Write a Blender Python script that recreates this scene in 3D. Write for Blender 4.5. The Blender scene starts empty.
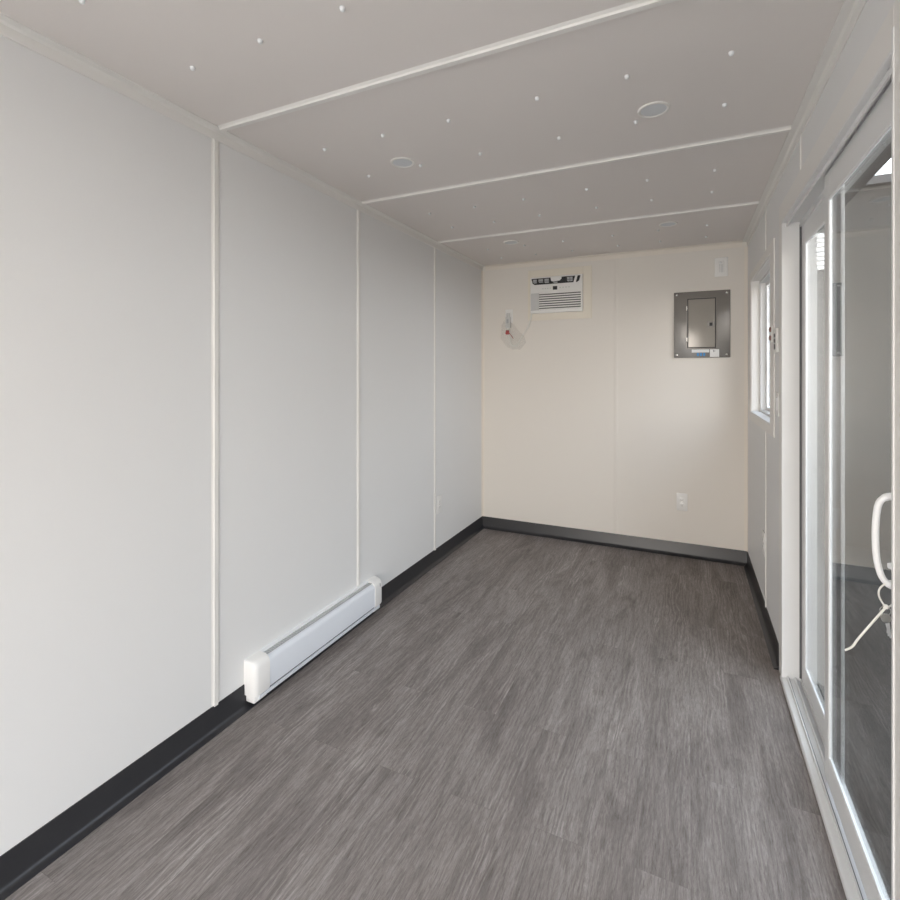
import bpy, bmesh, math, random
from mathutils import Vector, Matrix

sc = bpy.context.scene
C = sc.collection
random.seed(7)
PI = math.pi

# ------------------------------------------------------------------ camera, sky, light, exposure
W, H, YB, YF = 2.183, 2.485, 4.437, -1.5        # room: width, height, back wall, front wall
S1, S2, S3 = 1.453, 2.449, 3.443                # panel seams
BASE = 0.1085

cam_d = bpy.data.cameras.new('camera')
cam = bpy.data.objects.new('camera', cam_d)
C.objects.link(cam)
cam.location = (1.7627, 0.0, 1.485)
cam.rotation_euler = (PI / 2, 0, 0.4426)
cam_d.sensor_width = 36.0
cam_d.lens = 499.85 / 900 * 36
cam_d.shift_y = -78.43 / 900
cam_d.clip_start = 0.02
sc.camera = cam

vs = sc.view_settings
vs.view_transform = 'Standard'
vs.look = 'None'
vs.gamma = 1.0
vs.use_curve_mapping = False
vs.exposure = 0.68

SKY_FRONT, SKY_REAR = 6.2, 5.6                     # brighter towards the entrance side
world = bpy.data.worlds.new('overcast_sky')
sc.world = world
world.use_nodes = True
nt = world.node_tree
nt.nodes.clear()
w_out = nt.nodes.new('ShaderNodeOutputWorld')
w_bg = nt.nodes.new('ShaderNodeBackground')
w_tc = nt.nodes.new('ShaderNodeTexCoord')
w_sep = nt.nodes.new('ShaderNodeSeparateXYZ')
nt.links.new(w_tc.outputs['Generated'], w_sep.inputs[0])
w_dot = nt.nodes.new('ShaderNodeVectorMath')
w_dot.operation = 'DOT_PRODUCT'
w_dot.inputs[1].default_value = (0.40, 0.917, 0.0)       # the far side of the sky from the bright part
nt.links.new(w_tc.outputs['Generated'], w_dot.inputs[0])


def w_range(sock, a, b, c, d):
    n = nt.nodes.new('ShaderNodeMapRange')
    n.interpolation_type = 'SMOOTHSTEP'
    for k, v in zip(('From Min', 'From Max', 'To Min', 'To Max'), (a, b, c, d)):
        n.inputs[k].default_value = v
    nt.links.new(sock, n.inputs['Value'])
    return n.outputs['Result']


def w_mix(fac, c0, c1):
    n = nt.nodes.new('ShaderNodeMix')
    n.data_type = 'RGBA'
    nt.links.new(fac, n.inputs[0])
    for k, c in ((6, c0), (7, c1)):
        if isinstance(c, tuple):
            n.inputs[k].default_value = c
        else:
            nt.links.new(c, n.inputs[k])
    return n.outputs[2]


rear = w_range(w_dot.outputs['Value'], -0.9, 0.75, 0.0, 1.0)
low = w_mix(rear, (1.0, 0.905, 0.80, 1), (0.82, 0.905, 1.0, 1))
col = w_mix(w_range(w_sep.outputs['Z'], 0.02, 0.65, 0.0, 1.0), low, (0.74, 0.86, 1.0, 1))
nt.links.new(col, w_bg.inputs['Color'])
nt.links.new(w_range(w_dot.outputs['Value'], -0.9, 0.75, SKY_FRONT, SKY_REAR), w_bg.inputs['Strength'])
nt.links.new(w_bg.outputs[0], w_out.inputs[0])


def portal(name, loc, rot, sx, sy):
    l = bpy.data.lights.new(name, 'AREA')
    l.shape = 'RECTANGLE'
    l.size, l.size_y = sx, sy
    l.cycles.is_portal = True
    o = bpy.data.objects.new(name, l)
    C.objects.link(o)
    o.location, o.rotation_euler = loc, rot
    return o


# sky portals in the real openings (they add no light, they only guide sampling)
portal('door_sky_portal', (2.33, 2.15, 1.12), (0, PI / 2, 0), 2.2, 1.5)
portal('window_sky_portal', (2.33, 3.715, 1.665), (0, PI / 2, 0), 1.0, 1.0)
portal('entrance_sky_portal', (1.09, YF - 0.12, 1.15), (PI / 2, 0, 0), 2.03, 2.30)


# ------------------------------------------------------------------ materials
def new_mat(name):
    m = bpy.data.materials.new(name)
    m.use_nodes = True
    t = m.node_tree
    b = t.nodes['Principled BSDF']
    return m, t, b


def plain(name, col, rough=0.5, metal=0.0, bump=0.0, bscale=300.0, var=0.0, spec=0.5):
    m, t, b = new_mat(name)
    b.inputs['Roughness'].default_value = rough
    b.inputs['Metallic'].default_value = metal
    b.inputs['Specular IOR Level'].default_value = spec
    tc = t.nodes.new('ShaderNodeTexCoord')
    nz = t.nodes.new('ShaderNodeTexNoise')
    nz.inputs['Scale'].default_value = bscale
    nz.inputs['Detail'].default_value = 3
    t.links.new(tc.outputs['Object'], nz.inputs['Vector'])
    mx = t.nodes.new('ShaderNodeMix')
    mx.data_type = 'RGBA'
    mx.inputs[6].default_value = (*[c * (1 - var) for c in col], 1)
    mx.inputs[7].default_value = (*[min(1, c * (1 + var)) for c in col], 1)
    t.links.new(nz.outputs['Fac'], mx.inputs[0])
    t.links.new(mx.outputs[2], b.inputs['Base Color'])
    if bump:
        bp = t.nodes.new('ShaderNodeBump')
        bp.inputs['Strength'].default_value = bump
        bp.inputs['Distance'].default_value = 0.001
        t.links.new(nz.outputs['Fac'], bp.inputs['Height'])
        t.links.new(bp.outputs[0], b.inputs['Normal'])
    return m


def floor_material():
    m, t, b = new_mat('grey_oak_vinyl_plank')
    N, L = t.nodes.new, t.links.new
    tc = N('ShaderNodeTexCoord')
    mp = N('ShaderNodeMapping')
    mp.inputs['Rotation'].default_value = (0, 0, PI / 2)
    mp.inputs['Location'].default_value = (0.37, 0.05, 0)
    L(tc.outputs['Object'], mp.inputs['Vector'])
    br = N('ShaderNodeTexBrick')
    br.offset = 0.37
    br.inputs['Color1'].default_value = (0, 0, 0, 1)
    br.inputs['Color2'].default_value = (1, 1, 1, 1)
    br.inputs['Mortar'].default_value = (0.5, 0.5, 0.5, 1)
    br.inputs['Scale'].default_value = 1.0
    br.inputs['Mortar Size'].default_value = 0.0006
    br.inputs['Mortar Smooth'].default_value = 0.0
    br.inputs['Brick Width'].default_value = 1.22
    br.inputs['Row Height'].default_value = 0.152
    L(mp.outputs[0], br.inputs['Vector'])
    # each plank shifts the grain so that neighbours do not line up
    sh = N('ShaderNodeVectorMath')
    sh.operation = 'SCALE'
    sh.inputs['Scale'].default_value = 17.3
    L(br.outputs['Color'], sh.inputs[0])
    ad = N('ShaderNodeVectorMath')
    ad.operation = 'ADD'
    L(tc.outputs['Object'], ad.inputs[0])
    L(sh.outputs[0], ad.inputs[1])

    def noise(sx, sy, detail, rough, dist=0.0):
        q = N('ShaderNodeMapping')
        q.inputs['Scale'].default_value = (sx, sy, 1)
        L(ad.outputs[0], q.inputs['Vector'])
        n = N('ShaderNodeTexNoise')
        n.inputs['Scale'].default_value = 1.0
        n.inputs['Detail'].default_value = detail
        n.inputs['Roughness'].default_value = rough
        n.inputs['Distortion'].default_value = dist
        L(q.outputs[0], n.inputs['Vector'])
        return n
    cloud = noise(10, 1.6, 5, 0.65, 1.2)
    grain = noise(120, 11, 8, 0.85, 2.6)
    fleck = noise(60, 5, 4, 0.6, 1.0)
    pores = noise(300, 22, 4, 0.7, 0.8)
    # cathedral figure: bands of a wave bent by noise
    q = N('ShaderNodeMapping')
    q.inputs['Scale'].default_value = (1.0, 0.13, 1)
    L(ad.outputs[0], q.inputs['Vector'])
    wv = N('ShaderNodeTexWave')
    wv.wave_type = 'BANDS'
    wv.bands_direction = 'X'
    wv.inputs['Scale'].default_value = 16
    wv.inputs['Distortion'].default_value = 14
    wv.inputs['Detail'].default_value = 3
    wv.inputs['Detail Scale'].default_value = 1.4
    L(q.outputs[0], wv.inputs['Vector'])

    def ramp(src, p0, p1, c0, c1):
        r = N('ShaderNodeValToRGB')
        r.color_ramp.elements[0].position = p0
        r.color_ramp.elements[1].position = p1
        r.color_ramp.elements[0].color = (*c0, 1)
        r.color_ramp.elements[1].color = (*c1, 1)
        L(src, r.inputs[0])
        return r.outputs[0]

    def mix(mode, fac, a, c):
        x = N('ShaderNodeMix')
        x.data_type = 'RGBA'
        x.blend_type = mode
        if isinstance(fac, float):
            x.inputs[0].default_value = fac
        else:
            L(fac, x.inputs[0])
        L(a, x.inputs[6])
        L(c, x.inputs[7])
        return x.outputs[2]
    base = ramp(cloud.outputs['Fac'], 0.3, 0.72, (0.188, 0.165, 0.154), (0.355, 0.319, 0.299))
    g = ramp(grain.outputs['Fac'], 0.36, 0.62, (0.66, 0.65, 0.645), (1.17, 1.17, 1.18))
    c1 = mix('MULTIPLY', 0.95, base, g)
    wr = ramp(wv.outputs['Fac'], 0.0, 0.6, (0.86, 0.85, 0.85), (1.05, 1.05, 1.05))
    c2 = mix('MULTIPLY', 0.8, c1, wr)
    fl = ramp(fleck.outputs['Fac'], 0.62, 0.76, (1.0, 1.0, 1.0), (1.28, 1.28, 1.28))
    c2 = mix('MULTIPLY', 1.0, c2, fl)
    vn = ramp(wv.outputs['Fac'], 0.84, 0.97, (1.0, 1.0, 1.0), (1.26, 1.265, 1.27))
    vm = ramp(noise(7, 1.1, 3, 0.5).outputs['Fac'], 0.50, 0.62, (0, 0, 0), (1, 1, 1))
    x = N('ShaderNodeMix')
    x.data_type = 'RGBA'
    x.blend_type = 'MULTIPLY'
    L(vm, x.inputs[0])
    L(c2, x.inputs[6])
    L(vn, x.inputs[7])
    c2 = x.outputs[2]
    pr = ramp(pores.outputs['Fac'], 0.36, 0.5, (0.70, 0.68, 0.67), (1.0, 1.0, 1.0))
    c3 = mix('MULTIPLY', 0.85, c2, pr)
    tone = ramp(br.outputs['Color'], 0.0, 1.0, (0.94, 0.935, 0.93), (1.04, 1.043, 1.045))
    c4 = mix('MULTIPLY', 1.0, c3, tone)
    dark = N('ShaderNodeRGB')
    dark.outputs[0].default_value = (0.12, 0.11, 0.10, 1)
    mf = N('ShaderNodeMath')
    mf.operation = 'MULTIPLY'
    mf.inputs[1].default_value = 0.35
    L(br.outputs['Fac'], mf.inputs[0])
    c5 = mix('MIX', mf.outputs[0], c4, dark.outputs[0])
    L(c5, b.inputs['Base Color'])
    b.inputs['Roughness'].default_value = 0.50
    b.inputs['Specular IOR Level'].default_value = 0.2
    bp = N('ShaderNodeBump')
    bp.inputs['Strength'].default_value = 0.25
    bp.inputs['Distance'].default_value = 0.001
    L(grain.outputs['Fac'], bp.inputs['Height'])
    L(bp.outputs[0], b.inputs['Normal'])
    return m


def glass_material(name, tint):
    """Tinted pane: mirror part by the Schlick law on each face, the rest passes straight through."""
    m = bpy.data.materials.new(name)
    m.use_nodes = True
    t = m.node_tree
    t.nodes.clear()
    N, L = t.nodes.new, t.links.new
    out = N('ShaderNodeOutputMaterial')
    tr = N('ShaderNodeBsdfTransparent')
    tr.inputs['Color'].default_value = (*tint, 1)
    gl = N('ShaderNodeBsdfGlossy')
    gl.inputs['Roughness'].default_value = 0.0
    gl.inputs['Color'].default_value = (0.96, 0.97, 0.97, 1)
    lw = N('ShaderNodeLayerWeight')
    lw.inputs['Blend'].default_value = 0.5
    pw = N('ShaderNodeMath')
    pw.operation = 'POWER'
    pw.inputs[1].default_value = 5.0
    L(lw.outputs['Facing'], pw.inputs[0])
    ma = N('ShaderNodeMath')
    ma.operation = 'MULTIPLY_ADD'
    ma.inputs[1].default_value = 0.96
    ma.inputs[2].default_value = 0.04
    L(pw.outputs[0], ma.inputs[0])
    mx = N('ShaderNodeMixShader')
    L(ma.outputs[0], mx.inputs[0])
    L(tr.outputs[0], mx.inputs[1])
    L(gl.outputs[0], mx.inputs[2])
    L(mx.outputs[0], out.inputs[0])
    return m


def film_material():
    m, t, b = new_mat('clear_plastic_film')
    t.nodes.remove(b)
    N, L = t.nodes.new, t.links.new
    out = t.nodes['Material Output']
    tr = N('ShaderNodeBsdfTransparent')
    di = N('ShaderNodeBsdfDiffuse')
    di.inputs['Color'].default_value = (0.82, 0.83, 0.80, 1)
    gl = N('ShaderNodeBsdfGlossy')
    gl.inputs['Roughness'].default_value = 0.15
    m1 = N('ShaderNodeMixShader')
    m1.inputs[0].default_value = 0.2
    m2 = N('ShaderNodeMixShader')
    m2.inputs[0].default_value = 0.075
    L(di.outputs[0], m1.inputs[1])
    L(gl.outputs[0], m1.inputs[2])
    L(tr.outputs[0], m2.inputs[1])
    L(m1.outputs[0], m2.inputs[2])
    L(m2.outputs[0], out.inputs[0])
    return m


M = {
    'wall': plain('off_white_wall_panel', (0.79, 0.786, 0.780), 0.55, bump=0.12, bscale=260, var=0.01, spec=0.2),
    'wall_warm_light': plain('warm_lit_wall_panel', (0.80, 0.76, 0.705), 0.55, bump=0.12, bscale=260, var=0.01, spec=0.2),  # warm light on the back wall put into its colour
    'ceiling': plain('off_white_ceiling_panel', (0.77, 0.725, 0.695), 0.6, bump=0.1, bscale=240, var=0.01, spec=0.2),
    'trim': plain('off_white_pvc_trim', (0.80, 0.78, 0.75), 0.4),
    'trim_warm_light': plain('warm_lit_pvc_trim', (0.82, 0.765, 0.69), 0.4),  # warmer copy of the trim, back wall's warm light put into the colour
    'frame_cream': plain('yellowish_cream_panel', (0.82, 0.765, 0.665), 0.45),
    'floor': floor_material(),
    'rubber': plain('black_rubber_cove_base', (0.023, 0.023, 0.026), 0.36, bump=0.08, bscale=120, var=0.12, spec=0.5),
    'vinyl': plain('white_vinyl_frame', (0.76, 0.76, 0.755), 0.32),
    'heater_blue_light': plain('blue_lit_white_enamel', (0.77, 0.80, 0.85), 0.35),  # bluish light from the door put into the white enamel's colour
    'white': plain('white_enamel', (0.86, 0.87, 0.88), 0.35),
    'cap': plain('white_plastic_end_cap', (0.87, 0.86, 0.84), 0.35),
    'plastic': plain('white_plastic', (0.85, 0.84, 0.82), 0.35),
    'grey_plastic': plain('pale_grey_plastic', (0.62, 0.62, 0.61), 0.4),
    'grille': plain('grey_vent_grille', (0.42, 0.43, 0.44), 0.45),
    'dark': plain('dark_recess', (0.02, 0.02, 0.022), 0.6),
    'slot': plain('shadow_grey_slot', (0.10, 0.10, 0.105), 0.6),
    'metal': plain('grey_painted_steel', (0.20, 0.187, 0.17), 0.22, bscale=60, var=0.03, spec=0.95),
    'metal_door': plain('satin_grey_steel_door', (0.25, 0.23, 0.20), 0.10, bscale=60, var=0.03, spec=0.9),
    'chrome': plain('bright_screw_steel', (0.75, 0.74, 0.72), 0.25, metal=1.0),
    'black': plain('black_plastic', (0.025, 0.025, 0.027), 0.4),
    'blue': plain('blue_ink', (0.03, 0.22, 0.50), 0.5),
    'paper': plain('white_label_paper', (0.80, 0.80, 0.79), 0.6),
    'red': plain('red_plastic_tag', (0.38, 0.035, 0.03), 0.4),
    'tie': plain('white_nylon', (0.80, 0.79, 0.74), 0.4),
    'alu': plain('brushed_aluminium', (0.62, 0.63, 0.65), 0.35, metal=0.6),
    'lens': plain('frosted_lamp_lens', (0.66, 0.68, 0.70), 0.45),
    'lampring': plain('lamp_trim_white', (0.80, 0.78, 0.75), 0.35),
    'concrete': plain('bounce_light_concrete', (0.55, 0.49, 0.42), 0.85, bump=0.3, bscale=40, var=0.08),  # pale and warm to bounce light indoors
    'asphalt': plain('dark_asphalt', (0.025, 0.022, 0.019), 0.9, bump=0.5, bscale=80, var=0.3),
    'charcoal': plain('charcoal_cladding', (0.032, 0.031, 0.030), 0.6, bscale=4, var=0.1),
    'roofing': plain('dark_steel_roofing', (0.06, 0.06, 0.065), 0.6, bscale=4, var=0.1),
    'pinkish': plain('dark_pink_screw', (0.26, 0.15, 0.13), 0.4),
    'glass': glass_material('door_glass', (0.76, 0.752, 0.735)),
    'window_glass': glass_material('dimming_window_glass', (0.71, 0.715, 0.72)),  # grey tint added to cut the window light on the back wall
    'film': film_material(),
}


# ------------------------------------------------------------------ mesh helpers
class MB:
    def __init__(self):
        self.bm = bmesh.new()

    def box(self, x0, x1, y0, y1, z0, z1, bev=0.0, seg=2):
        r = bmesh.ops.create_cube(self.bm, size=1.0)
        vs_ = r['verts']
        for v in vs_:
            v.co = Vector(((x0 + x1) / 2 + v.co.x * (x1 - x0), (y0 + y1) / 2 + v.co.y * (y1 - y0),
                           (z0 + z1) / 2 + v.co.z * (z1 - z0)))
        if bev > 0:
            es = list({e for v in vs_ for e in v.link_edges})
            bmesh.ops.bevel(self.bm, geom=es, offset=bev, segments=seg, profile=0.5, affect='EDGES')
        return self

    def prism(self, pts, axis, a0, a1):
        """Extrude a closed 2-D outline along an axis. axis 'y': pts are (x, z); 'x': (y, z); 'z': (x, y)."""
        def P(p, a):
            return {'y': (p[0], a, p[1]), 'x': (a, p[0], p[1]), 'z': (p[0], p[1], a)}[axis]
        A = [self.bm.verts.new(P(p, a0)) for p in pts]
        B = [self.bm.verts.new(P(p, a1)) for p in pts]
        n = len(pts)
        fs = [self.bm.faces.new(A), self.bm.faces.new(B[::-1])]
        for i in range(n):
            fs.append(self.bm.faces.new((A[i], B[i], B[(i + 1) % n], A[(i + 1) % n])))
        bmesh.ops.recalc_face_normals(self.bm, faces=fs)
        return self

    def tube(self, pts, r, n=10, closed=False):
        pts = [Vector(p) for p in pts]
        rs = r if isinstance(r, (list, tuple)) else [r] * len(pts)
        rings = []
        up = None
        m = len(pts)
        for i, p in enumerate(pts):
            if closed:
                d = (pts[(i + 1) % m] - pts[i - 1]).normalized()
            else:
                d = (pts[min(i + 1, m - 1)] - pts[max(i - 1, 0)]).normalized()
            if up is None:
                up = d.orthogonal().normalized()
            up = (up - d * up.dot(d)).normalized()
            s = d.cross(up)
            rings.append([self.bm.verts.new(p + (up * math.cos(2 * PI * k / n) + s * math.sin(2 * PI * k / n)) * rs[i])
                          for k in range(n)])
        fs = []
        for i in range(m if closed else m - 1):
            a, b = rings[i], rings[(i + 1) % m]
            for k in range(n):
                fs.append(self.bm.faces.new((a[k], a[(k + 1) % n], b[(k + 1) % n], b[k])))
        if not closed:
            fs.append(self.bm.faces.new(rings[0][::-1]))
            fs.append(self.bm.faces.new(rings[-1]))
        bmesh.ops.recalc_face_normals(self.bm, faces=fs)
        return self

    def lathe(self, prof, loc, axis, n=28):
        """Turn a profile of (radius, height) around an axis Vector that points out of the surface."""
        ax = Vector(axis).normalized()
        u = ax.orthogonal().normalized()
        w = ax.cross(u)
        loc = Vector(loc)
        rings = []
        for r, h in prof:
            if r < 1e-6:
                rings.append([self.bm.verts.new(loc + ax * h)])
            else:
                rings.append([self.bm.verts.new(loc + ax * h + (u * math.cos(2 * PI * k / n) + w * math.sin(2 * PI * k / n)) * r)
                              for k in range(n)])
        fs = []
        for a, b in zip(rings, rings[1:]):
            for k in range(n):
                k2 = (k + 1) % n
                q = [a[k % len(a)], a[k2 % len(a)], b[k2 % len(b)], b[k % len(b)]]
                q = list(dict.fromkeys(q))
                if len(q) >= 3:
                    fs.append(self.bm.faces.new(q))
        bmesh.ops.recalc_face_normals(self.bm, faces=fs)
        return self

    def build(self, name, mat, parent=None, smooth=False):
        me = bpy.data.meshes.new(name)
        self.bm.normal_update()
        if smooth:
            for f in self.bm.faces:
                f.smooth = True
        self.bm.to_mesh(me)
        self.bm.free()
        if smooth:
            try:
                me.set_sharp_from_angle(angle=math.radians(40))
            except Exception:
                pass
        me.materials.append(M[mat])
        o = bpy.data.objects.new(name, me)
        C.objects.link(o)
        if parent is not None:
            o.parent = parent
            o.matrix_parent_inverse = parent.matrix_world.inverted()
        return o


def tag(o, label, cat, group=None):
    o['label'] = label
    o['category'] = cat
    if group:
        o['group'] = group
    return o


def struct(o, label=None, cat=None):
    o['kind'] = 'structure'
    if label:
        o['label'] = label
    if cat:
        o['category'] = cat
    return o


def empty(name, loc=(0, 0, 0)):
    o = bpy.data.objects.new(name, None)
    o.empty_display_size = 0.05
    o.location = loc
    C.objects.link(o)
    o.matrix_world = Matrix.Translation(loc)
    return o


def smooth_path(pts, n=6):
    """Catmull-Rom through the given points."""
    P = [Vector(p) for p in pts]
    P = [P[0] * 2 - P[1]] + P + [P[-1] * 2 - P[-2]]
    out = []
    for i in range(1, len(P) - 2):
        p0, p1, p2, p3 = P[i - 1:i + 3]
        for k in range(n):
            t = k / n
            out.append(0.5 * ((2 * p1) + (p2 - p0) * t + (2 * p0 - 5 * p1 + 4 * p2 - p3) * t * t
                              + (3 * p1 - p0 - 3 * p2 + p3) * t ** 3))
    out.append(P[-2])
    return out


# ------------------------------------------------------------------ room shell
TW = 0.13                                            # wall thickness
DY0, DY1, DZ1 = 1.420, 2.850, 2.200                  # patio door opening
WY0, WY1, WZ0, WZ1 = 3.250, 4.178, 1.190, 2.137      # window opening

struct(MB().box(-TW, W + 0.06, YF - TW, YB + TW, -0.10, 0.0).build('floor', 'floor'),
       'grey wood-grain vinyl plank floor', 'floor')
struct(MB().box(-TW, W + TW, YF - TW, YB + TW, H, H + 0.08).build('ceiling', 'ceiling'),
       'off-white panelled ceiling with seam strips', 'ceiling')
struct(MB().box(-TW, 0, YF - TW, YB + TW, 0, H).build('wall_left', 'wall'),
       'off-white panelled wall behind the baseboard heater', 'wall')
struct(MB().box(0, W, YB, YB + TW, 0, H).build('wall_back', 'wall_warm_light'),
       'off-white end wall, warm light in its colour, with air conditioner and breaker panel', 'wall')
w = MB()
w.box(W, W + TW, YF - TW, DY0, 0, H)
w.box(W, W + TW, DY0, DY1, DZ1, H)
w.box(W, W + TW, DY1, WY0, 0, H)
w.box(W, W + TW, WY0, WY1, 0, WZ0)
w.box(W, W + TW, WY0, WY1, WZ1, H)
w.box(W, W + TW, WY1, YB + TW, 0, H)
struct(w.build('wall_right', 'wall'), 'off-white wall with the patio door and window', 'wall')
w = MB()
w.box(0, 0.25, YF - TW, YF, 0, H)
w.box(1.93, W, YF - TW, YF, 0, H)
w.box(0.25, 1.93, YF - TW, YF, 2.20, H)
struct(w.build('wall_front', 'wall'), 'off-white end wall with an open entrance behind the viewer', 'wall')

# wall seam strips (half-round battens)
ntrim = 0


def trim(mb, mat='trim', label=None):
    global ntrim
    ntrim += 1
    o = mb.build('trim_%d' % ntrim, mat)
    struct(o, label, 'trim')
    return o


def batten(y, hw=0.020, t=0.006):
    return [(y - hw, 0), (y - hw * 0.55, t * 0.45), (y - hw * 0.45, t), (y + hw * 0.45, t), (y + hw * 0.55, t * 0.45), (y + hw, 0)]


CF = 0.043                                           # cornice flange on the walls
where = ['nearest', 'middle', 'farthest']
for k, y in enumerate((S1, S2, S3)):
    trim(MB().prism([(p[1], p[0]) for p in batten(y)], 'z', BASE - 0.004, H - CF + 0.002), 'trim',
         '%s vertical seam strip on the left wall' % where[k])
trim(MB().prism([(x, YB - t) for x, t in batten(1.219, 0.021, 0.0025)], 'z', BASE - 0.004, H - CF + 0.002), 'wall_warm_light',
     'vertical seam strip on the back wall')
trim(MB().prism([(W - t, y) for y, t in batten(S2)], 'z', DZ1 + 0.10, H - CF + 0.002), 'trim',
     'short seam strip above the patio door')
w = MB()
w.prism([(W - t, y) for y, t in batten(S3)], 'z', BASE - 0.004, WZ0 - 0.055)
w.prism([(W - t, y) for y, t in batten(S3)], 'z', WZ1 + 0.06, H - CF + 0.002)
trim(w, 'trim', 'vertical seam strip on the right wall at the window')
# ceiling seam strips
CE = 0.0364
for k, y in enumerate((S1, S2, S3)):
    trim(MB().prism([(yy, H - t) for yy, t in batten(y, 0.021, 0.012)], 'x', CE, W - CE), 'trim',
         '%s seam strip across the ceiling' % where[k])


# cornices: an L-shaped flange with a cove in the corner
def cornice_profile():
    t = 0.004
    return [(0, H), (CE, H), (CE, H - t), (0.012, H - t - 0.001), (t + 0.001, H - 0.012), (t, H - CF), (0, H - CF)]


trim(MB().prism(cornice_profile(), 'y', YF, YB), 'trim', 'cornice along the left wall')
trim(MB().prism([(W - x, z) for x, z in cornice_profile()], 'y', YF, YB), 'trim', 'cornice along the right wall')
trim(MB().prism([(YB - x, z) for x, z in cornice_profile()], 'x', CE, W - CE), 'trim_warm_light', 'cornice along the back wall')
# corner beads of the back wall
trim(MB().prism([(0, YB), (0.022, YB), (0.022, YB - 0.003), (0.003, YB - 0.003), (0.003, YB - 0.022), (0, YB - 0.022)],
                'z', BASE, H - CF), 'trim_warm_light', 'corner bead between left and back walls')
trim(MB().prism([(W, YB), (W - 0.022, YB), (W - 0.022, YB - 0.003), (W - 0.003, YB - 0.003), (W - 0.003, YB - 0.022), (W, YB - 0.022)],
                'z', BASE, H - CF), 'trim_warm_light', 'corner bead between back and right walls')


# rubber cove base with a toe
def cove(s=1):
    return [(0, 0), (0.029, 0), (0.0295, 0.0025), (0.020, 0.0075), (0.011, 0.013), (0.0055, 0.024),
            (0.0042, BASE - 0.003), (0.003, BASE), (0, BASE)]


struct(MB().prism(cove(), 'y', YF, YB).build('baseboard_left', 'rubber', smooth=True), 'black rubber cove base along the left wall', 'baseboard')
struct(MB().prism([(YB - x, z) for x, z in cove()], 'x', 0.004, W - 0.004).build('baseboard_back', 'rubber', smooth=True),
       'black rubber cove base along the back wall', 'baseboard')
struct(MB().prism([(W - x, z) for x, z in cove()], 'y', DY1 + 0.096, YB).build('baseboard_right', 'rubber', smooth=True),
       'black rubber cove base between patio door and corner', 'baseboard')

# ------------------------------------------------------------------ patio door
door = struct(empty('door_1', (W, (DY0 + DY1) / 2, 0)), 'white sliding patio door with two glass panels', 'door')
w = MB()
cp = 0.007
w.box(W - cp, W + 0.002, DY1, DY1 + 0.096, 0, DZ1 + 0.10, 0.002)
w.box(W - cp, W + 0.002, DY0 - 0.096, DY0, 0, DZ1 + 0.10, 0.002)
w.box(W - cp, W + 0.002, DY0, DY1, DZ1, DZ1 + 0.10, 0.002)
w.build('casing', 'trim', door)
w = MB()                                             # jambs, head with its tracks
w.box(W - 0.010, W + TW, DY1 - 0.004, DY1 + 0.006, 0.02, DZ1, 0.0015)
w.box(W - 0.010, W + TW, DY0 - 0.006, DY0 + 0.004, 0.02, DZ1 + 0.045, 0.0015)
w.box(W - 0.010, W + TW, DY0, DY1, DZ1 - 0.006, DZ1 + 0.004, 0.0015)
w.box(W + 0.008, W + 0.014, DY0, DY1, DZ1 - 0.022, DZ1)
w.box(W + 0.062, W + 0.070, DY0, DY1, DZ1 - 0.030, DZ1)
w.box(W + 0.112, W + TW, DY0, DY1, DZ1 - 0.030, DZ1)
w.box(W + 0.102, W + TW, DY0, DY0 + 0.02, 0.02, DZ1)
w.build('jamb', 'vinyl', door)
w = MB()                                             # sill with raised tracks
w.prism([(W - 0.014, 0.0), (W - 0.014, 0.014), (W - 0.010, 0.020), (W + 0.010, 0.024), (W + 0.011, 0.034), (W + 0.016, 0.034),
         (W + 0.017, 0.022), (W + 0.040, 0.022), (W + 0.041, 0.036), (W + 0.045, 0.036), (W + 0.046, 0.020), (W + 0.064, 0.020),
         (W + 0.065, 0.032), (W + 0.071, 0.032), (W + 0.072, 0.020), (W + 0.088, 0.020), (W + 0.088, 0.0)], 'y', DY0 - 0.02, DY1 + 0.02)
w.build('sill', 'vinyl', door)
MB().box(W + 0.0172, W + 0.0215, DY0, DY1, 0.0221, 0.0230).build('track_groove', 'slot', door)
MB().box(W + 0.047, W + 0.063, 2.22, DY1, 0.0201, 0.0215).build('track_groove', 'alu', door)


def leaf(name, x0, x1, y0, y1, z0, z1, st, rail_b, rail_t, parent):
    f = MB()
    f.box(x0, x1, y0, y0 + st, z0, z1, 0.003)
    f.box(x0, x1, y1 - st, y1, z0, z1, 0.003)
    f.box(x0, x1, y0 + st, y1 - st, z1 - rail_t, z1, 0.003)
    f.box(x0, x1, y0 + st, y1 - st, z0, z0 + rail_b, 0.003)
    o = f.build(name, 'vinyl', parent)
    xm = x0 + 0.009
    b = MB()                                         # glazing bead
    for a, c in ((y0 + st, y0 + st + 0.005), (y1 - st - 0.005, y1 - st)):
        b.box(x0 + 0.002, x0 + 0.006, a, c, z0 + rail_b, z1 - rail_t, 0.002)
    for a, c in ((z0 + rail_b, z0 + rail_b + 0.006), (z1 - rail_t - 0.006, z1 - rail_t)):
        b.box(x0 + 0.002, x0 + 0.006, y0 + st, y1 - st, a, c, 0.0015)
    b.build('glazing_bead', 'white', o)
    MB().box(xm - 0.003, xm + 0.003, y0 + st - 0.005, y1 - st + 0.005, z0 + rail_b - 0.005, z1 - rail_t + 0.005).build('glass_pane', 'glass', o)
    return o


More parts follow.
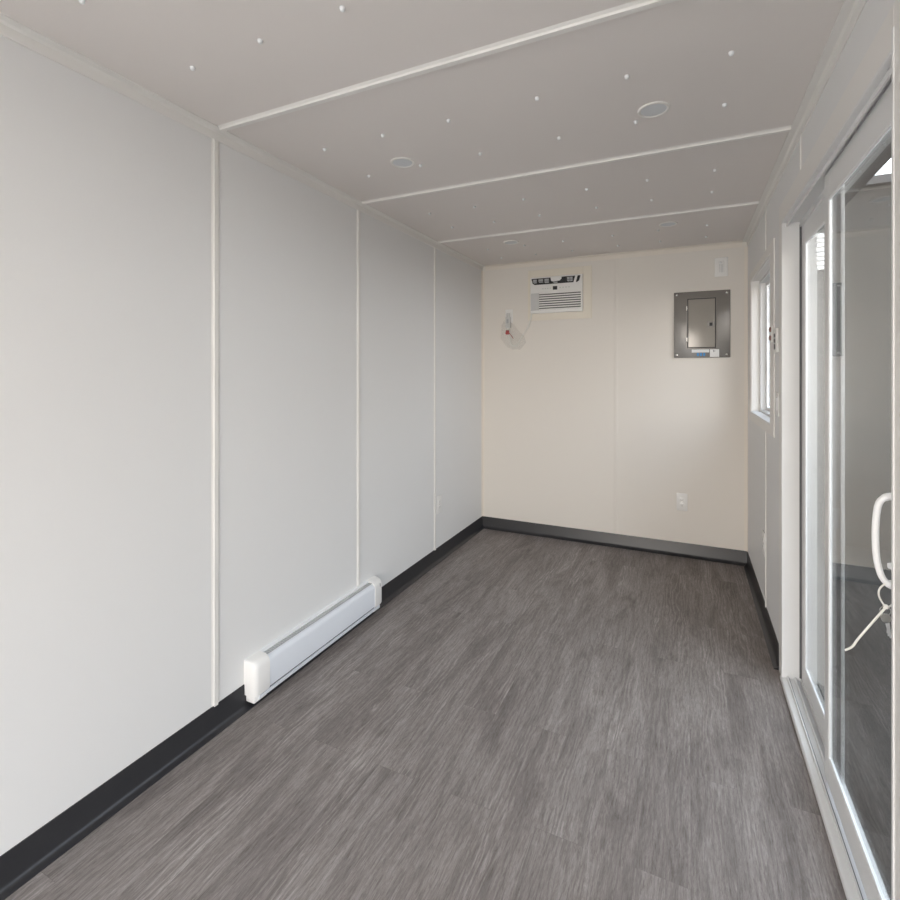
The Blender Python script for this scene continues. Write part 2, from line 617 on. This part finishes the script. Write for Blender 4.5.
near_leaf = leaf('sliding_panel', W + 0.027, W + 0.0395, DY0 + 0.004, 2.205, 0.036, 2.190, 0.056, 0.095, 0.100, door)
far_leaf = leaf('fixed_panel', W + 0.070, W + 0.0825, 2.185, DY1 - 0.002, 0.030, 2.180, 0.070, 0.085, 0.100, door)
MB().box(W + 0.0395, W + 0.070, 2.185, 2.195, 0.04, 2.18).build('gap_strip', 'slot', near_leaf)
MB().box(W + 0.061, W + 0.0695, DY1 - 0.006, DY1 - 0.002, 0.034, 2.18).build('gap_strip', 'slot', far_leaf)  # dark strip stands for the shaded gap between jamb and panel

# D-shaped pull handle on the near stile of the sliding panel
hx = W + 0.027
hy = 1.478
g = MB()
path = smooth_path([(hx + 0.002, hy, 1.196), (hx - 0.026, hy, 1.196), (hx - 0.043, hy, 1.180), (hx - 0.049, hy, 1.140),
                    (hx - 0.050, hy, 1.090), (hx - 0.047, hy, 1.045), (hx - 0.038, hy, 1.008), (hx - 0.022, hy, 0.992), (hx + 0.002, hy, 0.990)], 6)
g.tube(path, [0.0070 if 8 < i < len(path) - 9 else 0.0085 for i in range(len(path))], 12)
hd = g.build('handle', 'white', door, smooth=True)
MB().box(hx - 0.006, hx + 0.001, hy - 0.020, hy + 0.020, 0.950, 1.235, 0.004).build('handle_plate', 'white', door, smooth=True)
MB().lathe([(0.0, 0.022), (0.006, 0.021), (0.0075, 0.016), (0.0075, 0.0)], (hx - 0.005, hy + 0.004, 1.035), (-1, 0, 0), 16).build('latch_lever', 'white', door, smooth=True)

# cable tie looped round the handle, and the keys on it
tz = 0.99
loop = smooth_path([(hx - 0.030, hy - 0.004, tz + 0.009), (hx - 0.044, hy - 0.006, tz - 0.008), (hx - 0.044, hy - 0.004, tz - 0.028),
                    (hx - 0.031, hy, tz - 0.049), (hx - 0.019, hy + 0.004, tz - 0.044), (hx - 0.010, hy + 0.006, tz - 0.024),
                    (hx - 0.010, hy + 0.008, tz - 0.002), (hx - 0.018, hy + 0.004, tz + 0.010), (hx - 0.024, hy, tz + 0.0115)], 6)
g = MB().tube(loop, 0.0019, 8)
tie = g.build('cable_tie', 'tie', None, smooth=True)
tag(tie, 'white nylon cable tie looped on the patio door handle', 'cable tie')
g = MB().tube(smooth_path([(hx - 0.030, hy, tz - 0.049), (hx - 0.052, hy - 0.006, tz - 0.080), (hx - 0.084, hy - 0.010, tz - 0.130),
                           (hx - 0.096, hy - 0.012, tz - 0.151), (hx - 0.110, hy - 0.012, tz - 0.163)], 6), 0.0024, 8)
g.build('tail', 'tie', tie, smooth=True)
MB().box(hx - 0.036, hx - 0.027, hy - 0.004, hy + 0.005, tz - 0.054, tz - 0.045, 0.0015).build('lock_head', 'tie', tie)
kx, kz = hx - 0.019, tz + 0.031                      # the key hangs just under the tie's lock
key = tag(empty('key', (kx - 0.012, hy, kz - 0.10)), 'small steel key hanging from the white cable tie', 'key')
ring = [(kx - 0.013 + 0.010 * math.cos(a), hy, kz - 0.090 + 0.010 * math.sin(a)) for a in [2 * PI * k / 20 for k in range(20)]]
MB().tube(ring, 0.0009, 6, closed=True).build('split_ring', 'chrome', key, smooth=True)
g = MB()
bow = [(kx - 0.012 + 0.010 * math.cos(a), kz - 0.107 + 0.011 * math.sin(a)) for a in [2 * PI * k / 14 for k in range(14)]]
A = [g.bm.verts.new((x, hy - 0.001, z)) for x, z in bow]
B = [g.bm.verts.new((x, hy + 0.001, z)) for x, z in bow]
g.bm.faces.new(A)
g.bm.faces.new(B[::-1])
for i in range(14):
    g.bm.faces.new((A[i], B[i], B[(i + 1) % 14], A[(i + 1) % 14]))
bmesh.ops.recalc_face_normals(g.bm, faces=g.bm.faces[:])
g.build('bow', 'chrome', key)
g = MB()
zt, zb = kz - 0.115, kz - 0.152
outl = [(kx - 0.014, zt), (kx - 0.006, zt), (kx - 0.002, zb + 0.004), (kx - 0.004, zb), (kx - 0.007, zb + 0.006), (kx - 0.0085, zb + 0.004),
        (kx - 0.009, zb + 0.012), (kx - 0.0105, zb + 0.011), (kx - 0.010, zb + 0.020)]
A = [g.bm.verts.new((x, hy - 0.001, z)) for x, z in outl]
B = [g.bm.verts.new((x, hy + 0.001, z)) for x, z in outl]
g.bm.faces.new(A)
g.bm.faces.new(B[::-1])
n = len(outl)
for i in range(n):
    g.bm.faces.new((A[i], B[i], B[(i + 1) % n], A[(i + 1) % n]))
bmesh.ops.recalc_face_normals(g.bm, faces=g.bm.faces[:])
g.build('blade', 'alu', key)

# ------------------------------------------------------------------ window
win = struct(empty('window_1', (W, (WY0 + WY1) / 2, WZ0)), 'white sliding window in the right wall near the corner', 'window')
w = MB()
cp = 0.006
w.box(W - cp, W + 0.002, WY0 - 0.125, WY0, WZ0 - 0.055, WZ1 + 0.055, 0.0015)
w.box(W - cp, W + 0.002, WY1, WY1 + 0.10, WZ0 - 0.055, WZ1 + 0.055, 0.0015)
w.box(W - cp, W + 0.002, WY0, WY1, WZ1, WZ1 + 0.055, 0.0015)
w.box(W - cp, W + 0.002, WY0, WY1, WZ0 - 0.055, WZ0, 0.0015)
w.build('casing', 'trim', win)
w = MB()
w.box(W, W + 0.05, WY1 - 0.006, WY1, WZ0, WZ1)
w.box(W, W + 0.05, WY0, WY0 + 0.006, WZ0, WZ1)
w.box(W, W + 0.05, WY0, WY1, WZ1 - 0.006, WZ1)
w.build('reveal', 'trim', win)
MB().box(W - 0.010, W + 0.05, WY0 + 0.006, WY1 - 0.006, WZ0, WZ0 + 0.012, 0.003).build('window_sill', 'vinyl', win)
fx0, fx1 = W + 0.05, W + 0.12
w = MB()
w.box(fx0, fx1, WY0 + 0.0, WY0 + 0.025, WZ0, WZ1, 0.003)
w.box(fx0, fx1, WY1 - 0.025, WY1, WZ0, WZ1, 0.003)
w.box(fx0, fx1, WY0 + 0.025, WY1 - 0.025, WZ1 - 0.025, WZ1, 0.003)
w.box(fx0, fx1, WY0 + 0.025, WY1 - 0.025, WZ0, WZ0 + 0.025, 0.003)
w.build('window_frame', 'vinyl', win)
ym = (WY0 + WY1) / 2


def sash(x0, x1, y0, y1):
    z0, z1 = WZ0 + 0.025, WZ1 - 0.025
    f = MB()
    f.box(x0, x1, y0, y0 + 0.022, z0, z1, 0.002)
    f.box(x0, x1, y1 - 0.022, y1, z0, z1, 0.002)
    f.box(x0, x1, y0 + 0.022, y1 - 0.022, z1 - 0.022, z1, 0.002)
    f.box(x0, x1, y0 + 0.022, y1 - 0.022, z0, z0 + 0.022, 0.002)
    o = f.build('sash', 'vinyl', win)
    xm = (x0 + x1) / 2
    MB().box(xm - 0.002, xm + 0.002, y0 + 0.03, y1 - 0.03, z0 + 0.03, z1 - 0.03).build('glass_pane', 'window_glass', o)


sash(fx0 + 0.010, fx0 + 0.032, WY0 + 0.025, ym + 0.02)
sash(fx0 + 0.036, fx0 + 0.058, ym - 0.02, WY1 - 0.025)

# ------------------------------------------------------------------ outside
struct(MB().box(-14, 22, -14, 34, -0.45, -0.25).build('trim_ground', 'asphalt'), 'dark asphalt yard outside', 'ground')
struct(MB().box(-0.2, W + 0.53, YF - 0.2, YB + 0.4, 2.585, 2.66).build('trim_roof', 'roofing'), 'dark roof with an eave over the patio door', 'roof')
nb = tag(empty('neighbouring_building', (4.5, 7.0, -0.25)), 'dark building outside seen through the patio door glass', 'building')
w = MB()
w.box(2.68, 8.0, 6.2, 12.0, -0.25, 3.30)
w.build('cladding', 'charcoal', nb)
MB().box(2.66, 8.05, 6.12, 12.05, 3.30, 3.38).build('roof_edge', 'roofing', nb)
lv = MB()
for k in range(8):
    z = 2.52 + k * 0.046
    lv.prism([(6.20, z), (6.165, z - 0.004), (6.165, z + 0.030), (6.20, z + 0.046)], 'x', 2.955, 3.012)
lv.build('louvre', 'white', nb)['label'] = 'narrow white louvre'
side_blocker = MB().box(4.25, 4.33, -2.5, 4.4, -0.25, 1.40)  # unseen wall added to limit the sky light reaching the door
side_blocker.build('side_light_blocker', 'charcoal')
tag(bpy.data.objects['side_light_blocker'], 'low dark wall added outside the patio door to block sky light', 'light blocker')

struct(MB().box(W + TW, W + TW + 0.85, 0.55, 0.63, -0.25, 2.585).build('trim_light_blocker', 'charcoal'),  # unseen panel added to keep front sky light off the door frame
       'dark panel added beside the patio door to block sky light', 'porch wall')
struct(MB().box(-3.0, 4.2, -9.0, YF - 0.25, -0.25, -0.10).build('trim_bounce_slab', 'concrete'), 'pale concrete slab added before the entrance to bounce light', 'ground')  # unseen pale slab added to bounce light up to the ceiling

# ------------------------------------------------------------------ baseboard heater
HY0, HY1 = 1.600, 2.610
ht = tag(empty('baseboard_heater', (0.0, HY0, 0.03)), 'long white electric baseboard heater low on the left wall', 'heater')


def heater_profile(z0=0.040, z1=0.212, d=0.066):
    return [(0.0, z0), (0.040, z0), (d - 0.014, z0 + 0.004), (d - 0.004, z0 + 0.020), (d, z0 + 0.040), (d, z1 - 0.030),
            (d - 0.004, z1 - 0.018), (d - 0.016, z1 - 0.004), (d - 0.026, z1), (0.0, z1)]


def offset_profile(p, s):
    cx, cz = 0.0, 0.125
    return [(x * (1 + s), cz + (z - cz) * (1 + s * 0.5)) for x, z in p]


capl = 0.085
g = MB().prism([(x, z) for x, z in heater_profile(0.060, 0.205, 0.058)], 'y', HY0 + 0.02, HY1 - 0.02)
g.build('body', 'white', ht)
g = MB()
d = 0.066
g.prism([(d - 0.004, 0.068), (d, 0.070), (d, 0.180), (d - 0.004, 0.190), (d - 0.018, 0.203), (d - 0.022, 0.200), (d - 0.010, 0.186), (d - 0.006, 0.178)],
        'y', HY0 + capl - 0.004, HY1 - capl + 0.004)
g.build('front_panel', 'heater_blue_light', ht, smooth=True)
g = MB()
g.prism([(0.010, 0.0), (d - 0.020, 0.0), (d - 0.004, 0.012), (d - 0.002, 0.028), (d - 0.010, 0.030), (0.010, 0.028)], 'y', HY0 + 0.03, HY1 - 0.03)
g.build('bottom_lip', 'heater_blue_light', ht, smooth=True).location.z += 0.030
g = MB().prism([(0.030, 0.0602), (d - 0.006, 0.0602), (d - 0.006, 0.0690), (0.030, 0.0690)], 'y', HY0 + capl, HY1 - capl)
g.build('air_inlet', 'slot', ht)
g = MB()
g.prism([(0.0, 0.2055), (0.020, 0.2055), (0.020, 0.212), (0.0, 0.214)], 'y', HY0 + 0.01, HY1 - 0.01)
g.build('back_plate', 'white', ht)
g = MB()
g.box(0.020, 0.046, HY0 + capl, HY1 - capl, 0.2052, 0.2068)
g.build('outlet_grille', 'grille', ht)
w = MB()
nfin = 60
for k in range(nfin):
    y = HY0 + capl + (HY1 - HY0 - 2 * capl) * (k + 0.5) / nfin
    w.box(0.022, 0.044, y - 0.001, y + 0.001, 0.2066, 0.2085)
w.build('grille_bars', 'grey_plastic', ht)


def end_cap(y0, y1, sign):
    g = MB()
    prof_n = 6
    ys = [0.0, 0.004, 0.012, 0.024, abs(y1 - y0)]
    dd = [0.046, 0.058, 0.066, 0.0685, 0.0685]
    rings = []
    for s, dm in zip(ys, dd):
        y = y0 + s if sign > 0 else y1 - s
        pr = [(0.0, 0.062), (dm - 0.004, 0.062), (dm, 0.072), (dm, 0.183), (dm - 0.005, 0.198), (dm - 0.016, 0.2085), (dm - 0.026, 0.213), (0.0, 0.2145)]
        rings.append([g.bm.verts.new((max(x, 0), y, z)) for x, z in pr])
    for a, b in zip(rings, rings[1:]):
        for i in range(len(a)):
            g.bm.faces.new((a[i], a[(i + 1) % len(a)], b[(i + 1) % len(a)], b[i]))
    g.bm.faces.new(rings[0])
    g.bm.faces.new(rings[-1][::-1])
    bmesh.ops.recalc_face_normals(g.bm, faces=g.bm.faces[:])
    o = g.build('end_cap', 'cap', ht, smooth=True)
    # foot below the cap, slightly set back
    f = MB().box(0.004, 0.057, (y0 + 0.004) if sign > 0 else y0, y1 if sign > 0 else y1 - 0.012, 0.030, 0.062, 0.009, 3)
    f.build('cap_foot', 'cap', o, smooth=True)
    return o


end_cap(HY0, HY0 + capl, 1)
ec = end_cap(HY1 - capl, HY1, -1)
MB().box(0.0675, 0.0692, HY1 - 0.034, HY1 - 0.031, 0.172, 0.190).build('slot', 'dark', ec)

# ------------------------------------------------------------------ air conditioner
ac = tag(empty('air_conditioner', (0.712, YB - 0.001, 2.010)), 'white through-wall air conditioner with black top vent, framed in cream, on back wall', 'air conditioner')
w = MB()
ax0, ax1, az0, az1 = 0.452, 1.020, 1.948, 2.402
ux0, ux1, uz0, uz1 = 0.479, 0.946, 2.010, 2.334
w.box(ax0, ux0, YB - 0.012, YB, az0, az1, 0.002)
w.box(ux1, ax1, YB - 0.012, YB, az0, az1, 0.002)
w.box(ux0, ux1, YB - 0.012, YB, uz1, az1, 0.002)
w.box(ux0, ux1, YB - 0.012, YB, az0, uz0, 0.002)
w.build('mounting_frame', 'frame_cream', ac)
AF = YB - 0.030                                      # front face
w = MB().box(ux0, ux1, AF, YB - 0.001, uz0, uz1, 0.006, 3)
w.build('housing', 'plastic', ac, smooth=True)
# black air outlet with chamfered lower corners and its white central notch
vx0, vx1, vz0, vz1 = 0.491, 0.928, 2.266, 2.322
w = MB().prism([(vx0, vz1), (vx0 + 0.012, vz0 + 0.012), (vx0 + 0.03, vz0), (vx1 - 0.03, vz0), (vx1 - 0.012, vz0 + 0.012), (vx1, vz1)], 'y', AF - 0.003, AF + 0.001)
vent = w.build('air_outlet', 'dark', ac)
w = MB().prism([(0.665, vz1 + 0.002), (0.672, vz1 - 0.032), (0.690, vz1 - 0.037), (0.748, vz1 - 0.032), (0.764, vz1 - 0.016), (0.764, vz1 + 0.002)], 'y', AF - 0.006, AF - 0.002)
w.build('outlet_notch', 'plastic', vent)
w = MB()
for x in (0.548, 0.604, 0.655):
    w.box(x - 0.002, x + 0.002, AF - 0.006, AF - 0.002, vz0 + 0.002, vz1)
for x in (0.800, 0.838):
    w.box(x - 0.002, x + 0.002, AF - 0.006, AF - 0.002, vz0 + 0.002, vz1)
w.box(vx0 + 0.02, vx1 - 0.02, AF - 0.005, AF - 0.002, vz0 + 0.025, vz0 + 0.028)
w.build('vane', 'black', vent)
for x0, x1, zz0, zz1 in ((0.507, 0.540, 2.280, 2.314), (0.556, 0.598, 2.283, 2.314), (0.611, 0.650, 2.276, 2.314), (0.690, 0.728, 2.270, 2.282), (0.812, 0.860, 2.276, 2.315)):
    MB().prism([(x0, zz0 + 0.008), (x0 + 0.008, zz0), (x1, zz0), (x1, zz1), (x0, zz1)], 'y', AF - 0.0045, AF - 0.0025).build('louver_blade', 'grille', vent)
MB().prism([(0.868, 2.265), (0.888, 2.265), (0.905, 2.324), (0.884, 2.324)], 'y', AF - 0.006, AF - 0.002).build('outlet_bar', 'plastic', vent)
MB().box(0.686, 0.725, AF - 0.002, AF + 0.001, 2.212, 2.244, 0.001).build('display', 'dark', ac)
for k in range(4):
    for x in (0.590 + 0.022 * k, 0.745 + 0.026 * k):
        MB().box(x, x + 0.012, AF - 0.0015, AF + 0.001, 2.224, 2.232, 0.0005).build('button', 'grey_plastic', ac)
MB().box(0.487, 0.930, AF - 0.001, AF + 0.001, 2.036, 2.190).build('grille_recess', 'slot', ac)
MB().box(0.487, 0.562, AF - 0.005, AF, 2.036, 2.190, 0.002).build('filter_door', 'grey_plastic', ac)
for k in range(8):
    z = 2.0375 + k * 0.0205
    g = MB().prism([(AF + 0.001, z), (AF - 0.006, z - 0.002), (AF - 0.006, z + 0.0085), (AF + 0.001, z + 0.0105)], 'x', 0.562, 0.930)
    g.build('slat', 'plastic', ac)
# power cord: from the unit down in a sag and up to the plug
cord = smooth_path([(0.492, YB - 0.020, 2.018), (0.482, YB - 0.026, 1.965), (0.462, YB - 0.026, 1.90), (0.425, YB - 0.024, 1.845), (0.38, YB - 0.022, 1.775),
                    (0.345, YB - 0.024, 1.725), (0.300, YB - 0.026, 1.735), (0.282, YB - 0.028, 1.790), (0.270, YB - 0.034, 1.860), (0.268, YB - 0.036, 1.890)], 6)
cd = MB().tube(cord, 0.0065, 8).build('power_cord', 'tie', ac, smooth=True)
pl = MB()
pl.box(0.246, 0.290, YB - 0.046, YB - 0.0075, 1.885, 1.990, 0.007, 3)
pl.box(0.253, 0.283, YB - 0.040, YB - 0.0075, 1.985, 2.026, 0.008, 3)
plug = pl.build('plug', 'grey_plastic', cd, smooth=True)
MB().box(0.258, 0.278, YB - 0.048, YB - 0.045, 1.930, 1.968, 0.001).build('reset_button', 'grille', cd)
g = MB()
g.tube(smooth_path([(0.246, YB - 0.040, 1.838), (0.262, YB - 0.044, 1.852), (0.285, YB - 0.044, 1.838), (0.306, YB - 0.042, 1.812), (0.322, YB - 0.040, 1.788)], 5), [0.004] * 12 + [0.0032] * 9, 8)
g.box(0.250, 0.282, YB - 0.046, YB - 0.036, 1.826, 1.866, 0.004)
tagr = g.build('warning_tag', 'red', cd, smooth=True)
tagr['label'] = 'red warning tag'

# clear plastic bag hanging round the cord
g = MB()
rows = [(1.952, 0.252, 0.020), (1.90, 0.262, 0.062), (1.85, 0.285, 0.080), (1.80, 0.320, 0.110), (1.76, 0.345, 0.105), (1.72, 0.340, 0.070), (1.698, 0.345, 0.045)]
rings = []
for i, (z, cx_, hw) in enumerate(rows):
    ring_ = []
    for k in range(20):
        a = 2 * PI * k / 20
        rx = hw * (1 + 0.10 * math.sin(3 * a + i * 1.3) + 0.06 * random.uniform(-1, 1))
        ry = 0.024 * (1 + 0.25 * math.sin(4 * a + i * 2.1)) if 0 < i < len(rows) - 1 else 0.010
        ring_.append(g.bm.verts.new((cx_ + rx * math.cos(a), YB - 0.037 + min(ry, 0.032) * math.sin(a), z + 0.012 * math.sin(2 * a + i))))
    rings.append(ring_)
for a, b in zip(rings, rings[1:]):
    for k in range(20):
        g.bm.faces.new((a[k], a[(k + 1) % 20], b[(k + 1) % 20], b[k]))
g.bm.faces.new(rings[-1])
bmesh.ops.recalc_face_normals(g.bm, faces=g.bm.faces[:])
tag(g.build('plastic_bag', 'film', None, True), 'clear crumpled plastic bag wrapped around the air conditioner cord', 'plastic bag')


# ------------------------------------------------------------------ wall plates
def wall_frame(normal, centre):
    """Matrix with local x along the wall, y up, z out of the wall."""
    n = Vector(normal)
    up = Vector((0, 0, 1))
    x = up.cross(n)
    m = Matrix((x, up, n)).transposed().to_4x4()
    m.translation = Vector(centre)
    return m


def part_on(mtx, mb, name, mat, parent, smooth=False):
    bmesh.ops.transform(mb.bm, matrix=mtx, verts=mb.bm.verts[:])
    return mb.build(name, mat, parent, smooth)


def outlet(normal, centre, label, w_=0.080, h_=0.140):
    m = wall_frame(normal, centre)
    r = tag(empty('power_outlet', centre), label, 'outlet', 'power outlets on the walls')
    part_on(m, MB().box(-w_ / 2, w_ / 2, -h_ / 2, h_ / 2, 0, 0.006, 0.0025, 3), 'cover_plate', 'plastic', r, True)
    for s in (-1, 1):
        f = part_on(m, MB().box(-0.017, 0.017, s * 0.021 - 0.014, s * 0.021 + 0.014, 0.005, 0.0085, 0.002, 2), 'socket', 'plastic', r, True)
        q = MB()
        q.box(-0.0075, -0.0055, s * 0.021 - 0.002, s * 0.021 + 0.007, 0.008, 0.0088)
        q.box(0.0050, 0.0072, s * 0.021 - 0.002, s * 0.021 + 0.006, 0.008, 0.0088)
        q.lathe([(0.0026, 0.0), (0.0026, 0.0088), (0, 0.0088)], (0, s * 0.021 - 0.008, 0), (0, 0, 1), 10)
        part_on(m, q, 'slot', 'dark', f)
    part_on(m, MB().lathe([(0.0035, 0.005), (0.0035, 0.0072), (0, 0.0078)], (0, 0, 0), (0, 0, 1), 10), 'screw', 'chrome', r, True)
    return r


outlet((0, -1, 0), (1.727, YB, 0.435), 'white power outlet low on the back wall below the breaker panel')
outlet((0, -1, 0), (0.270, YB, 2.000), 'white power outlet high on back wall holding the air conditioner plug', 0.072, 0.125)
outlet((1, 0, 0), (0, 3.512, 0.443), 'white power outlet low on the left wall beside the farthest seam strip')
outlet((-1, 0, 0), (W, 3.520, 0.455), 'white power outlet low on right wall beneath the window')

# plate with a white button above the breaker panel
r = tag(empty('alarm_plate', (2.005, YB, 2.302)), 'white slotted wall plate above the grey breaker panel near the ceiling', 'wall plate')
m = wall_frame((0, -1, 0), (2.005, YB, 2.302))
part_on(m, MB().box(-0.046, 0.046, -0.074, 0.074, 0, 0.007, 0.003, 3), 'cover_plate', 'plastic', r, True)
part_on(m, MB().box(-0.020, 0.020, -0.050, 0.046, 0.006, 0.011, 0.002, 2), 'insert', 'plastic', r, True)
for x in (-0.010, 0.000, 0.010):
    part_on(m, MB().box(x - 0.0012, x + 0.0012, -0.045, 0.020, 0.0106, 0.0114), 'slot', 'grille', r)
part_on(m, MB().lathe([(0.007, 0.010), (0.007, 0.015), (0.004, 0.019), (0, 0.020)], (-0.006, 0.032, 0), (0, 0, 1), 14), 'button', 'white', r, True)

# thermostat, switch and clip on the right wall
r = tag(empty('thermostat', (W, 3.046, 1.645)), 'narrow white thermostat with dark slots between window and patio door', 'thermostat')
m = wall_frame((-1, 0, 0), (W, 3.046, 1.645))
part_on(m, MB().box(-0.050, 0.050, -0.062, 0.062, 0, 0.012, 0.003, 3), 'housing', 'plastic', r, True)
for z0, z1 in ((-0.045, -0.018), (-0.012, 0.010), (0.016, 0.035)):
    part_on(m, MB().box(-0.020, 0.020, z0, z1, 0.0115, 0.0128), 'slot', 'slot', r)
r = tag(empty('light_switch', (W, 3.010, 1.320)), 'white light switch below the thermostat beside the patio door', 'light switch')
m = wall_frame((-1, 0, 0), (W, 3.010, 1.320))
part_on(m, MB().box(-0.036, 0.036, -0.060, 0.060, 0, 0.006, 0.0025, 3), 'cover_plate', 'plastic', r, True)
part_on(m, MB().box(-0.016, 0.016, -0.033, 0.033, 0.005, 0.010, 0.002, 2), 'rocker', 'white', r, True)
r = tag(empty('casing_clip', (W - 0.006, 3.178, 1.688)), 'small pale clip with two dark screws on the window casing', 'clip')
m = wall_frame((-1, 0, 0), (W - 0.006, 3.178, 1.688))
part_on(m, MB().box(-0.030, 0.030, -0.046, 0.046, 0, 0.005, 0.002, 2), 'clip_plate', 'plastic', r, True)
for z in (-0.022, 0.024):
    part_on(m, MB().lathe([(0.014, 0.004), (0.014, 0.010), (0.009, 0.014), (0, 0.015)], (0, z, 0), (0, 0, 1), 14), 'screw', 'pinkish', r, True)

# ------------------------------------------------------------------ breaker panel
bp = tag(empty('breaker_panel', (1.867, YB, 1.595)), 'grey steel electrical breaker panel with hinged door on the back wall', 'breaker panel')
px0, px1, pz0, pz1 = 1.668, 2.067, 1.595, 2.121
PF = YB - 0.016
w = MB().box(px0, px1, PF, YB - 0.001, pz0, pz1, 0.004, 2)
w.build('cover', 'metal', bp, smooth=True)
dx0, dx1, dz0, dz1 = 1.766, 1.968, 1.671, 2.064
w = MB()
for a in ((dx0 - 0.010, dx0, dz0 - 0.010, dz1 + 0.010), (dx1, dx1 + 0.010, dz0 - 0.010, dz1 + 0.010)):
    w.box(a[0], a[1], PF - 0.007, PF + 0.001, a[2], a[3], 0.002)
w.box(dx0, dx1, PF - 0.007, PF + 0.001, dz1, dz1 + 0.010, 0.002)
w.box(dx0, dx1, PF - 0.007, PF + 0.001, dz0 - 0.010, dz0, 0.002)
w.build('door_frame', 'metal', bp)
MB().box(dx0, dx1, PF - 0.0012, PF + 0.001, dz0, dz1).build('door_gap', 'dark', bp)
dr = MB().box(dx0 + 0.006, dx1 - 0.006, PF - 0.006, PF - 0.0005, dz0 + 0.006, dz1 - 0.006, 0.002).build('door', 'metal_door', bp)
la = MB().box(1.906, 1.957, PF - 0.012, PF - 0.005, 1.832, 1.880, 0.002).build('latch', 'metal', dr)
MB().box(1.922, 1.944, PF - 0.0135, PF - 0.011, 1.843, 1.869, 0.001).build('finger_slot', 'dark', dr)
for z in (1.74, 1.99):
    MB().tube([(dx0 - 0.004, PF - 0.009, z - 0.016), (dx0 - 0.004, PF - 0.009, z + 0.016)], 0.004, 10).build('hinge', 'chrome', bp, smooth=True)
for x, z in ((px0 + 0.022, pz1 - 0.022), (px1 - 0.026, pz1 - 0.024), (px1 - 0.026, pz0 + 0.024), (px0 + 0.022, pz0 + 0.024)):
    MB().lathe([(0.0085, 0), (0.008, 0.003), (0.004, 0.005), (0, 0.0055)], (x, PF, z), (0, -1, 0), 14).build('screw', 'chrome', bp, smooth=True)
lb = MB().box(1.797, 1.921, PF - 0.0008, PF + 0.0005, 1.636, 1.660).build('label', 'paper', bp)
lb['label'] = 'white strip label'
w = MB()
for x in (1.842, 1.864, 1.886):
    w.box(x - 0.008, x + 0.007, PF - 0.0008, PF + 0.0005, 1.608, 1.632, 0.0003, 1)
o = w.build('blue_mark', 'blue', bp)
o['label'] = 'row of three blue marks'
lb2 = MB().box(1.926, 1.990, PF - 0.0008, PF + 0.0005, 1.600, 1.660).build('label', 'paper', bp)
lb2['label'] = 'square white sticker'
w = MB()
w.box(1.951, 1.955, PF - 0.0012, PF, 1.637, 1.655)
w.box(1.947, 1.966, PF - 0.0012, PF, 1.645, 1.648)
w.build('sticker_mark', 'slot', lb2)

# ------------------------------------------------------------------ ceiling: lights and screw caps
spots = [(1.648, 2.055, 'round recessed ceiling light between near and middle seams, nearer the patio door'),
         (0.536, 2.060, 'round recessed ceiling light between near and middle seams, nearer the left wall'),
         (1.648, 3.690, 'round recessed ceiling light beyond farthest seam, nearer the right wall'),
         (0.536, 3.690, 'round recessed ceiling light beyond farthest seam, nearer the left wall')]
ring_me = lens_me = None
for x, y, lab in spots:
    r = tag(empty('ceiling_light', (x, y, H)), lab, 'ceiling light', 'recessed ceiling lights')
    if ring_me is None:
        o1 = MB().lathe([(0.058, 0.0), (0.0575, 0.004), (0.055, 0.006), (0.050, 0.006), (0.046, 0.003), (0.046, 0.0)], (0, 0, 0), (0, 0, -1), 40).build('trim_ring', 'lampring', None, True)
        o2 = MB().lathe([(0.0465, 0.0), (0.0465, 0.003), (0.030, 0.0036), (0, 0.0038)], (0, 0, 0), (0, 0, -1), 40).build('lens', 'lens', None, True)
        ring_me, lens_me = o1.data, o2.data
    else:
        o1, o2 = o1.copy(), o2.copy()
        C.objects.link(o1)
        C.objects.link(o2)
    for o in (o1, o2):
        o.parent = r
        o.location = (0, 0, 0)

cols = [(0.294, 'first'), (0.600, 'second'), (0.910, 'third'), (1.268, 'fourth'), (1.579, 'fifth'), (1.888, 'sixth')]
rows = [(0.793, 1, 'nearest the viewer at the photo edge'), (1.117, 3, 'just before the nearest ceiling seam'),
        (1.787, 6, 'just beyond the nearest ceiling seam'), (2.124, 6, 'just before the middle ceiling seam'),
        (2.794, 6, 'just beyond the middle ceiling seam'), (3.127, 6, 'just before the farthest ceiling seam'),
        (3.817, 6, 'just beyond the farthest ceiling seam'), (4.148, 6, 'closest to the back wall')]
cap0 = None
for y, nc, rl in rows:
    for x, cl in cols[:nc]:
        if cap0 is None:
            cap0 = MB().lathe([(0.0078, 0.0), (0.0078, 0.004), (0.007, 0.008), (0.0045, 0.0105), (0, 0.0115)], (0, 0, 0), (0, 0, -1), 16).build('screw_cap', 'white', None, True)
            o = cap0
        else:
            o = cap0.copy()
            C.objects.link(o)
        o.location = (x + random.uniform(-.003, .003), y + random.uniform(-.004, .004), H)
        if nc == 1:
            lab = 'white screw cap at the top edge of the photo, nearest the viewer'
        else:
            lab = 'white screw cap, %s from the left wall, in row %s' % (cl, rl)
        tag(o, lab, 'screw cap', 'screw caps on the ceiling')
